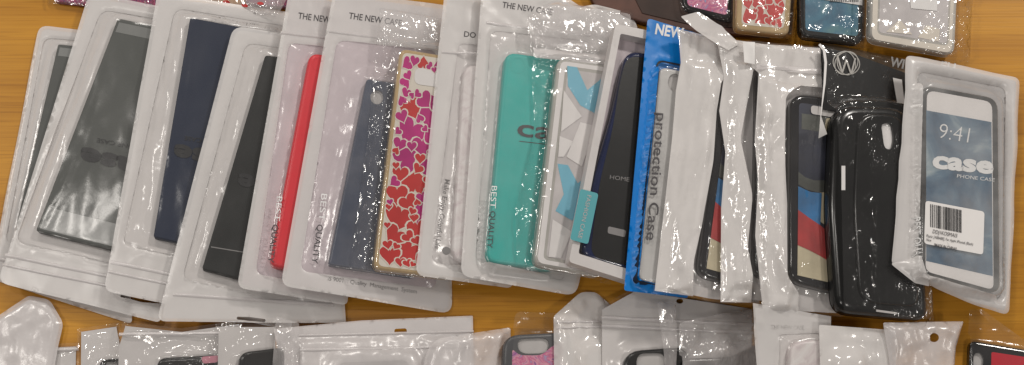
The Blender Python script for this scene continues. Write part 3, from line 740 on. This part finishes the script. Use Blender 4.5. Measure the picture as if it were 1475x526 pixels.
# 13-15 white crinkled bags
def emblem_case(fr, q, label, t=.0075):
    P = rp(q); th = case_thing(fr, label, P, G3); f0 = quad([a[:2] for a in q]); s = shell(th, 'frame', P, t, 'black_gloss', bev=.0025)
    f = lambda a, b: f0(.12 + a * .76, .045 + b * .91)
    pn = th.decal('picture_panel', qpoly(f, [(0, 0), (1, 0), (1, 1), (0, 1)], 6), t, 'emblem_navy', s)
    D = lambda n, pts, m, k, r=0: th.decal(n, qpoly(f, pts, r), t + .00015 * k, m, pn)
    D('olive_band', [(0.05, .06), (.95, .06), (.95, .15), (0.05, .15)], 'emblem_olive', 1)
    D('cream_patch', [(0.48, .065, 4), (.72, .07, 4), (.70, .15, 4), (0.45, .145, 4)], 'emblem_cream', 2)
    f2 = lambda pts, w: stroke([f(*p) for p in pts], w)
    D('dark_circle', [(-.0, .18, 0), (.30, .155, 12), (.80, .19, 14), (.92, .32, 14), (.60, .46, 16), (.2, .47, 14), (0, .43, 0)], 'emblem_navy2', 2)
    th.decal('olive_crescent', np.array([f(x, y) for x, y in [(0, .40), (.12, .425), (.28, .435), (.45, .425), (.6, .40), (.72, .36), (.78, .40), (.68, .45), (.52, .485), (.34, .50), (.16, .495), (0, .475)]]), t + .00045, 'emblem_olive', pn)
    D('cream_stripe', [(.38, .50), (.55, .485), (.70, .45, 6), (.84, .38, 6), (1.0, .34), (1.0, .74), (.62, .70), (.38, .66)], 'emblem_cream', 2)
    D('blue_stripe', [(0, .485), (.22, .505), (.42, .50), (.40, .70), (.2, .68), (0, .65)], 'emblem_blue', 4)
    th.decal('red_stripe', np.array([f(x, y) for x, y in [(0, .62), (.2, .655), (.4, .685), (.6, .725), (.8, .75), (1, .76), (1, .905), (.8, .90), (.6, .885), (.4, .86), (.2, .84), (0, .825)]]), t + .0007, 'emblem_red', pn)
    D('cream_foot', [(0, .82), (.5, .868), (1, .90), (1, 1), (0, 1)], 'emblem_cream', 3)
    for sl in ((.02, .3),):
        th.decal('camera_slot', qpoly(f0, [(.28, .05), (.8, .055), (.8, .10), (.28, .095)], 5), t + .0009, 'print_light', s)
    return th, P
O13 = [(975, 40), (1088, 66), (1098, 441), (1030, 436), (940, 422), (955, 300), (966, 200), (972, 130), (979, 90)]
fr = place(O13, 9, info='13', BL=(940, 422), TL=(975, 40))
th, P = emblem_case(fr, [(1042, 120, 16), (1130, 130, 16), (1104, 424, 18), (1004, 396, 18)], 'black framed case with blue, red and cream bands, left one of two alike')
b = bag(fr, 'white_bag', 'crinkled white bag beside the blue card, holding the left banded case', 'bag', O13, None, [(P, .0075)], G2, back='white_back', win='pearl_clear', amp=.0055, scale=.022, aniso=2.6, seed=41, gather=[([(985, 90), (1050, 100), (1010, 436), (955, 430), (975, 250)], .006, .020)], jit=2, spacing=.0016, on=.12, tent=.016)
WL = dict(spacing=.0022)
def sheet(b, px, seed, off=.0005, mat='pearl', amp=.0015, scale=.02, name='white_side'):
    return b.decal(name, px, lambda Q: b.h(Q) + off + amp * (crumple(Q, seed, scale, 1.5) ** 2), mat, **WL)
sheet(b, rp([(977, 42), (1086, 67), (1086, 118), (1040, 112, 10), (1032, 160, 10), (1028, 230, 10), (1012, 320, 10), (998, 380, 10), (1000, 426), (943, 419), (957, 300), (968, 200), (974, 130), (981, 90)]), 51)
O14 = [(1030, 52), (1150, 70), (1160, 440), (1036, 438), (1037, 300), (1043, 220), (1034, 160), (1041, 110)]
fr = place(O14, 9, info='14', BL=(1036, 438), TL=(1030, 52))
P = rp([(1090, 100, 14), (1170, 110, 14), (1160, 412, 14), (1086, 398, 16)])
th = case_thing(fr, 'plain black case, a thin strip of it showing between two white bags', P, G3); shell(th, 'shell', P, .007, 'black_gloss')
b = bag(fr, 'white_bag', 'middle one of the three crinkled white bags, black strip along its right side', 'bag', O14, None, [(P, .007)], G2, back='white_back', win='pearl_clear', amp=.0055, scale=.022, aniso=2.6, seed=42, gather=[([(1045, 90), (1098, 95), (1098, 420), (1045, 420)], .006, .020)], jit=2, spacing=.0016, on=.12, tent=.016)
sheet(b, rp([(1032, 54), (1148, 71), (1148, 98), (1086, 96, 8), (1068, 200, 10), (1084, 280, 10), (1076, 360, 10), (1084, 396), (1082, 436), (1038, 435), (1039, 300), (1045, 220), (1036, 160), (1043, 110)]), 52)
sheet(b, rp([(980, 24, 3), (1006, 17, 4), (1040, 38, 8), (1064, 64), (1050, 72), (1030, 62), (1000, 42, 6)]), 57, .0022, 'pearl', .003, .022, 'header_flap')
O15 = [(1070, 60), (1186, 68), (1215, 458, 4), (1097, 453), (1085, 340), (1091, 260), (1085, 200), (1090, 105), (1073, 90)]
fr = place(O15, 8, info='15', BL=(1097, 453), TL=(1082, 60))
th, P = emblem_case(fr, [(1138, 134, 24), (1246, 148, 20), (1240, 430, 18), (1136, 406, 24)], 'black framed case with blue, red and cream bands, beside the large plain black case')
b = bag(fr, 'white_bag', 'rightmost crinkled white bag with folded zip header, holding the wide banded case', 'bag', O15, None, [(P, .0075)], G2, back='white_back', win='pearl_clear', amp=.005, scale=.022, aniso=2.2, seed=43, gather=[([(1086, 110), (1150, 128), (1150, 452), (1098, 452)], .006, .019)], jit=2, spacing=.0016, on=.12, tent=.014)
sheet(b, rp([(1073, 62), (1184, 70), (1186, 128), (1150, 124, 8), (1132, 138, 8), (1130, 230, 10), (1134, 300, 10), (1130, 400, 8), (1150, 422), (1150, 452), (1100, 450), (1088, 340), (1094, 260), (1088, 200), (1093, 105), (1076, 90)]), 53)
b.decal('zip_strip', rp([(1090, 92), (1184, 100), (1184, 108), (1090, 100)]), lambda Q: b.h(Q) + .0028, 'frost_thin', spacing=.003)
b.decal('fold_flap', rp([(1070, 60), (1086, 62), (1088, 92), (1072, 90)]), lambda Q: b.h(Q) + .0036, 'label_white', spacing=.003)
# brown header bag
OK_ = [(1180, 60), (1392, 104), (1390, 128, 3), (1188, 86)]
fr = place(OK_ [:2] + [(1390, 128), (1188, 150)], 4, info='kraft', BL=(1188, 150), TL=(1180, 60))
th = Thing(fr, 'printed_header', 'brown see-through bag header with white letters, between the black case and the back row', 'bag header', (1285, 95))
P = rp(OK_); th.decal('header', P, lambda Q: .0008 + .001 * crumple(Q, 9, .02), 'kraft', spacing=.004, holes=[oval(1248, 92, 8, 3, .2)])
text(th, 'WI', (1281, 95), (1301, 99), 13, .0018, 'print_white', bold=.03)
text(th, 'ELL', (1354, 101), (1380, 106), 13, .0018, 'print_white', bold=.03)
splat(fr, fr.loc(P), .0018)
# 16
O16 = [(1180, 66), (1318, 92), (1345, 468, 6), (1200, 456, 6), (1196, 300), (1190, 160)]
fr = place(O16, 8, info='16', BL=(1200, 456), TL=(1180, 66))
cdT = Thing(fr, 'header_card', 'black header card with a silver round W emblem above the large black case', 'card', (1240, 110))
cp = rp([(1182, 68), (1226, 76), (1312, 108), (1314, 176), (1186, 158)])
hc = shell(cdT, 'card', cp, .0012, 'black_soft', bev=.0003)
cdT.decal('white_tab', rp([(1286, 112), (1299, 115), (1303, 150), (1292, 148)]), .0013, 'label_white', hc)
for k, (rx, ry) in enumerate(((20, 17), (16, 18.5), (18, 13.5))):
    cdT.decal('emblem_ring', oval(1219, 91, rx, ry, .3 + k * .5, 32), .0016 + k * .0001, 'silver_line', hc, holes=[oval(1219, 91, rx - 1.2, ry - 1.2, .3 + k * .5, 32)])
for k, L in enumerate(([(1206, 80), (1213, 105)], [(1213, 105), (1219, 86)], [(1219, 86), (1226, 107)], [(1226, 107), (1232, 84)])):
    cdT.decal('emblem_stroke', stroke([L[0], ((L[0][0] + L[1][0]) / 2, (L[0][1] + L[1][1]) / 2), L[1]], 2.4), .0020 + k * .0001, 'silver_line', hc)
q = [(1200, 150, 34), (1304, 152, 34), (1322, 200, 20), (1338, 462, 18), (1204, 450, 24), (1194, 300, 20)]
P = rp(q)
th = case_thing(fr, 'large plain black case with an oval grey hole near its upper right', P, G3)
s = shell(th, 'shell', P, .0125, 'black_plastic', z0=.0016, bev=.0065)
shell(th, 'raised_face', rp([(1234, 164, 26), (1296, 166, 26), (1310, 210, 20), (1322, 444, 18), (1236, 436, 26), (1228, 300, 20)]), .0146, 'black_plastic', z0=.0124, bev=.0022, holes=[rp([(1269, 178, 8), (1284, 176, 8), (1288, 200, 7), (1284, 216, 7), (1274, 214, 8)])], lining='label_white', lining_name='camera_hole', parent=s)
th.decal('side_slit', rp([(1212, 239), (1217.5, 239), (1217.5, 274), (1212, 274)]), .0126, 'label_white', s)
th.decal('edge_slit', rp([(1262, 446), (1292, 450), (1292, 453), (1262, 449)]), .0130, 'print_light', s)
b = bag(fr, 'clear_bag', 'glossy clear bag around the large plain black case', 'bag', O16, None, [(P, .0148), (cp, .0022)], G2, back=None, win='cello', amp=.0030, scale=.014, aniso=1.8, seed=45, gather=[([(1180, 66), (1250, 100), (1245, 456), (1202, 456)], .006, .011)], jit=1, spacing=.0016, on=.22)
e = stroke([(1180, 64), (1187, 72), (1190, 90), (1188, 120), (1192, 160), (1195, 190)], 3)
b.decal('white_edge', e, lambda Q: b.h(Q) + .001, 'label_white')
# 17 phone pouch
O17 = [(1303, 80, 8), (1468, 113, 10), (1453, 456, 14), (1400, 440, 14), (1325, 406, 10), (1283, 380, 6), (1296, 220), (1302, 130)]
fr = place(O17, 4, info='17', BL=(1283, 380), TL=(1303, 80))
q = [(1327, 122, 18), (1437, 142, 18), (1440, 424, 16), (1326, 394, 14)]
P = rp(q); f = quad([a[:2] for a in q])
th = case_thing(fr, 'black bumper case on a white phone insert showing 9:41', P, G3)
s = shell(th, 'bumper', P, .008, 'black_gloss', bev=.0022)
w1 = th.decal('white_face', rp([(1335, 130, 12), (1429, 147, 12), (1431, 418, 10), (1333, 391, 10)]), .008, 'white_plastic', s)
sc = th.decal('screen_picture', rp([(1334, 159), (1428, 176), (1430, 398), (1334, 376)]), .0081, 'screen', s)
text(th, '9:41', (1351, 199), (1394, 206), 22, .0082, 'print_white', 'clock', bold=-.015, parent=sc)
text(th, 'case', (1342, 241), (1430, 250), 24, .0082, 'print_white', 'logo', bold=.045, parent=sc)
text(th, 'PHONE CASE', (1378, 256), (1432, 262), 5, .0082, 'print_white', 'logo', parent=sc)
b = bag(fr, 'zip_pouch', 'frosted pouch at the right end of the row, barcode label stuck on it', BT, O17, [(1321, 103, 12), (1448, 127, 12), (1442, 434, 16), (1313, 396, 12)], [(P, .008)], G1, seed=47, back='grey_back', win='milky3', amp=.0018, scale=.02, aniso=1.6, jit=1.5, puff=.003)
lb = b.decal('barcode_label', rp([(1333, 289, 5), (1418, 305, 5), (1416, 367, 5), (1331, 351, 5)]), lambda Q: 0 * Q[:, 0] + .0096, 'label_white')
r = random.Random(5); x = 0.0
f = quad([(1340, 294), (1387, 303), (1387, 336), (1340, 327)])
while x < .97:
    w = r.choice([.012, .012, .024, .036]);
    b.decal('bar', np.array([f(x, 0), f(x + w, 0), f(x + w, 1), f(x, 1)]), .0099, 'print_black', lb); x += w + r.choice([.012, .018, .03])
text(b, 'DDJ1KOSMAI3', (1343, 336), (1378, 342.5), 5.5, .0098, 'print_dark', parent=lb)
text(b, 'Plastic [AB8ABE], For Apple iPhone6 (Black)', (1334, 341.5), (1401, 354), 4, .0098, 'print_dark', parent=lb)
text(b, 'New', (1334, 347), (1341, 348.4), 4, .0098, 'print_dark', parent=lb)
text(b, '[MADE IN CHINA]', (1345, 355), (1377, 361), 4.5, .0098, 'print_dark', bold=.01, parent=lb)
text(b, 'BEST QUALITY', (1320, 312), (1322, 392), 6.5, lambda Q: b.h(Q) + .0006, 'print_white', bold=.015)
b.decal('folded_corner', rp([(1283, 380, 4), (1327, 366, 4), (1336, 394, 4), (1350, 410, 6), (1325, 405), (1290, 386)]), lambda Q: b.h(Q) + .0012, 'frost', spacing=.003)

# ================================================================== back row at the upper right, lying over the white bags
def back_case(q, label, mat, t, baglabel, extra, seed, wide=8, rim=None):
    P = rp(q); O = [(q[0][0] - wide, q[0][1]), (q[1][0] + wide, q[1][1]), (q[2][0] + wide, q[2][1] + 12, 6), (q[3][0] - wide, q[3][1] + 10, 6)]
    fr = place(O, 2, info='back')
    th = case_thing(fr, label, P, G6); s = shell(th, 'shell', P, t, mat, bev=.002); f = quad([a[:2] for a in q])
    extra(th, s, f, t)
    bag(fr, 'clear_bag', baglabel, 'wrapper', O, None, [(P, t)], G6 + ' wrappers', back=None, win='cello', amp=.0045, scale=.013, gather=[([(a[0], a[1]) for a in O], .006, .009)], seed=seed, jit=2, spacing=.0016, on=.2)
back_case([(968, -90, 8), (1056, -90, 8), (1052, 32, 8), (985, 14, 8)], 'purple and grey patterned case, leftmost of the back row', 'black_plastic', .007, 'clear wrapper around the purple and grey case at the top', lambda th, s, f, t: th.decal('print', qpoly(f, [(.1, .1), (.93, .1), (.93, .93), (.1, .93)], 6), t, 'floral', s), 61)
def ex(th, s, f, t):
    pl = th.decal('white_panel', qpoly(f, [(.1, .05), (.9, .05), (.9, .93), (.1, .93)], 6), t, 'cream', s)
    hearts(th, lambda a, b: f(.12 + a * .76, .06 + b * .86), 1.6, t + .0002, pl, [], 9, split=-1, n=120)
back_case([(1063, -90, 10), (1146, -90, 10), (1136, 52, 10), (1060, 44, 10)], 'gold-edged case with red hearts in the back row', 'gold_rim', .008, 'clear wrapper around the red hearts case of the back row', ex, 62, 6)
def ex(th, s, f, t):
    th.decal('print', qpoly(f, [(.08, .05), (.93, .05), (.93, .93), (.08, .93)], 6), t, 'blue_art', s)
    lb = th.decal('barcode_label', rp([(1166, -50), (1242, -42), (1242, 8), (1163, -4)]), t + .0006, 'label_white', s)
    for i in range(16): th.decal('bar', rp([(1196 + i * 2.6, -20), (1197.4 + i * 2.6, -20), (1197.4 + i * 2.6, 3), (1196 + i * 2.6, 3)]), t + .0008, 'print_black', lb)
back_case([(1152, -90, 12), (1244, -90, 12), (1242, 64, 12), (1153, 53, 12)], 'blue-green printed case with a white barcode label, back row', 'black_plastic', .008, 'clear wrapper around the blue-green case of the back row', ex, 63, 6)
def ex(th, s, f, t):
    rm = th.decal('cream_rim', qpoly(f, [(.03, 0), (.97, 0), (.97, .985), (.03, .985)], 10), t, 'cream', s, holes=[qpoly(f, [(.09, .03), (.93, .03), (.93, .93), (.09, .93)], 8)])
    pl = th.decal('panel', qpoly(f, [(.11, .03), (.91, .03), (.91, .91), (.11, .91)], 6), t, 'clear_plate', s)
    th.decal('cream_triangle', rp([(1296, 28), (1314, 50), (1276, 46)]), t + .0003, 'cream', pl)
    th.decal('cream_triangle', rp([(1334, 36, 3), (1354, 42, 3), (1352, 60), (1322, 54)]), t + .0003, 'cream', pl)
    th.decal('white_label', rp([(1308, -30), (1350, -24), (1350, 16), (1312, 12)]), t + .0005, 'label_white', pl)
back_case([(1256, -90, 14), (1382, -88, 14), (1374, 80, 12), (1252, 58, 14)], 'clear case with cream triangles, rightmost of the back row', 'clear_rim', .009, 'crinkled clear wrapper around the cream triangle case, top right', ex, 64, 22)

# ================================================================== front row, tops showing at the lower edge of the picture
def front(outer, label, case=None, caselabel=None, mat='black_plastic', back=None, win='pearl_clear', amp=.0022, scale=.02, seed=1, ex=None, hole=None, zips=(), pitch=5, window=None, cat=BT, t=.007, name='zip_pouch', back_poly=None, hl=None, BL=None, TL=None, roll=0, **kw):
    fr = place(outer, roll, pitch, info=label[:18], BL=BL or outer[-1][:2], TL=TL or outer[0][:2])
    cont = []
    if case:
        P = rp(case); th = case_thing(fr, caselabel, P, G5)
        s = shell(th, 'shell', P, t, mat, bev=.0025, holes=[hl] if hl is not None else (), lining='print_light', lining_name='camera_hole')
        if ex: ex(th, s, t)
        cont = [(P, t)]
    return bag(fr, name, label, cat, outer, window, cont, G4, back=back, win=win, amp=amp, scale=scale, seed=seed, hole=hole, zips=zips, back_poly=back_poly, **kw)
front([(-30, 500), (115, 494, 3), (113, 640), (-30, 640)], 'clear pouch with pale lining at the lower left corner', back='white_back', seed=71, zips=[((-20, 508), (114, 503), 5)])
front([(-30, 474), (42, 426, 6), (72, 432, 8), (92, 466, 8), (84, 500, 6), (60, 640), (-30, 640)], 'crumpled white pouch corner over the lower left bags', win='frost_thin', back='white_back', amp=.003, scale=.04, gather=[([(-30, 474), (42, 426), (72, 432), (92, 466), (84, 500), (60, 640), (-30, 640)], .004, .034)], seed=72)
front([(112, 474, 3), (172, 465, 3), (205, 640), (110, 640)], 'narrow clear pouch with a pink and black case at the lower left', [(142, 518, 14), (205, 514, 10), (205, 650), (142, 650)], 'black case with pink camera ring, lower left', back='white_back', seed=73, hl=oval(160, 526, 9, 7), amp=.004)
front([(166, 500), (177, 464, 3), (262, 473), (350, 461), (345, 640), (162, 640)], 'glossy clear pouch over the black case left of centre, front row', [(226, 516, 14), (318, 511, 14), (318, 660), (224, 660)], 'black case with a pinkish lining in the front row, left part', back='white_back', seed=74, amp=.0035, zips=[((172, 482), (345, 480), 5)],
      ex=lambda th, s, t: th.decal('pink_mark', rp([(290, 514, 4), (316, 512, 4), (314, 522, 4), (292, 524, 4)]), t, 'pink', s))
front([(310, 466, 3), (402, 466, 3), (402, 640), (305, 640)], 'crinkled clear pouch with glints below the hang slot, front row', [(344, 508, 16), (410, 500, 12), (410, 660), (344, 660)], 'black case with raised grip in the front row', back='white_back', seed=75, amp=.0045, scale=.014)
front([(394, 474), (520, 462), (681, 455, 2), (684, 640), (425, 640)], 'wide white pouch with a hang hole, front row under the wood gap', [(486, 522, 12), (590, 518, 12), (590, 660), (486, 660)], 'black case hidden low in the wide white pouch', back='white_back', back_poly=[(396, 475), (520, 464), (679, 457), (680, 640), (425, 640)], win='frost_thin', seed=76, amp=.001, gather=[([(425, 488), (681, 482), (684, 640), (425, 640)], .006, .030)],
      hole=rp([(568, 474, 3), (586, 473, 4), (586, 481, 4), (568, 481, 3)]), zips=[((430, 484), (682, 478), 4), ((432, 506), (682, 500), 5)])
front([(398, 456, 2), (431, 466, 2), (430, 640), (384, 640)], 'narrow glossy clear flap standing over the wide white pouch', win='cello_mid', seed=77, amp=.004, cat='wrapper', name='clear_flap')
front([(628, 488, 14), (735, 472, 4), (738, 640), (600, 640), (612, 510, 16)], 'rumpled milky pouch left of the grey floral case', win='frost_thin', seed=78, amp=.003, gather=[([(628, 488), (735, 472), (738, 640), (600, 640), (612, 510)], .010, .022)], scale=.03, BL=(600, 640), TL=(640, 478))
def ex(th, s, t):
    th.decal('floral_print', rp([(738, 503, 4), (748, 512, 8), (780, 512, 8), (794, 500), (812, 490), (812, 660), (736, 660)]), t, 'floral', s)
front([(742, 449, 10), (815, 452, 6), (815, 640), (718, 640)], 'thin clear pouch with pale flap over the grey floral case', [(726, 483, 22), (825, 478, 16), (825, 660), (720, 660)], 'grey framed case with pink and blue floral print, front row', mat='gunmetal', back=None, seed=79, ex=ex, hl=rp([(744, 488, 14), (792, 486, 14), (790, 509, 14), (748, 510, 14)]), win='milky1', amp=.001)
front([(797, 456, 4), (836, 421, 8), (858, 421, 8), (886, 446, 6), (886, 640), (799, 640)], 'pointed white pouch header with bright glints, front row', [(848, 508, 14), (925, 500, 14), (925, 660), (846, 660)], 'black case under the pointed white pouch header', back=None, win='pearl', seed=80, amp=.002, gather=[([(797, 456), (836, 421), (858, 421), (886, 446), (886, 640), (799, 640)], .006, .022)], zips=[((800, 466), (884, 464), 4), ((800, 474), (884, 472), 4)])
front([(862, 443, 4), (914, 414, 4), (1088, 441, 4), (1086, 640), (862, 640)], 'white zip pouch with folded corner holding a black framed case', [(898, 506, 26), (992, 499, 22), (996, 660), (896, 660)], 'black framed case with a pale camera hole, front row', back='white_back', seed=81, amp=.0014, win='milky', hole=oval(979, 434, 5, 3.6),
      hl=rp([(918, 509, 12), (958, 508, 12), (960, 530, 10), (916, 532, 10)]), zips=[((866, 458), (1084, 468), 5), ((866, 470), (1084, 480), 5)])
front([(946, 436), (973, 436), (975, 500), (968, 640), (955, 500)], 'thin twisted clear flap right of the pale camera hole', win='cello_mid', seed=82, amp=.005, cat='wrapper', name='clear_flap', BL=(968, 640), TL=(946, 436))
front([(978, 466, 4), (1040, 452, 4), (1096, 442), (1100, 640), (976, 640)], 'crumpled clear bag with many glints over black cases, front row', [(984, 516, 10), (1052, 514, 10), (1100, 492, 16), (1105, 660), (984, 660)], 'black and red case in the crumpled clear bag', back=None, seed=83, amp=.005, scale=.016, gather=[([(978, 452), (1100, 440), (1100, 640), (978, 640)], .005, .012)], win='cello_mid', name='clear_bag', cat='bag', spacing=.0018)
th = front([(1082, 437), (1196, 456), (1192, 640), (1098, 640)], 'pouch with faint THE NEW CASE header, front row', [(1138, 492, 20), (1190, 488, 20), (1190, 660), (1134, 660)], 'pinkish white rounded case in the faintly printed pouch', mat='rose_milk', back='white_back', seed=84, window=[(1122, 482, 4), (1180, 480, 4), (1180, 630), (1122, 630)], win='milky', amp=.002)
text(th, 'THE NEW CASE', (1110, 474), (1158, 475), 6, th.h, 'print_light')
front([(1179, 468, 3), (1290, 476, 6), (1290, 640), (1184, 640)], 'pouch with a blank white card at its top, front row', [(1212, 520, 4), (1234, 520, 4), (1234, 660), (1212, 660)], 'grey case barely showing under the blank white card', mat='silver', back='label_white', win='pearl', seed=85, amp=.001, gather=[([(1210, 480), (1290, 480), (1290, 640), (1184, 640)], .004, .026)])
front([(1271, 465, 3), (1387, 463, 3), (1376, 500), (1366, 640), (1296, 640), (1278, 505)], 'clear pouch with a small round hole, front row near the right end', win='frost_thin', seed=86, amp=.004, gather=[([(1271, 465), (1387, 463), (1376, 500), (1366, 640), (1296, 640), (1278, 505)], .007, .028)], hole=oval(1340, 487, 6, 6.5), BL=(1296, 640), TL=(1271, 465))
def ex(th, s, t):
    th.decal('red_panel', rp([(1428, 507, 3), (1540, 524, 3), (1540, 660), (1426, 660)]), t, 'red_gloss', s)
front([(1396, 446, 3), (1414, 446, 4), (1478, 492, 4), (1530, 520), (1530, 640), (1384, 640)], 'torn white pouch holding the red and black case at the right end', [(1397, 490, 10), (1540, 514, 10), (1540, 660), (1390, 660)], 'red and black case at the lower right corner', mat='black_gloss', back=None, seed=87, ex=ex, hl=oval(1409, 520, 8, 12), win='milky1', amp=.003, hole=None)
print('HMAX', HM.max())
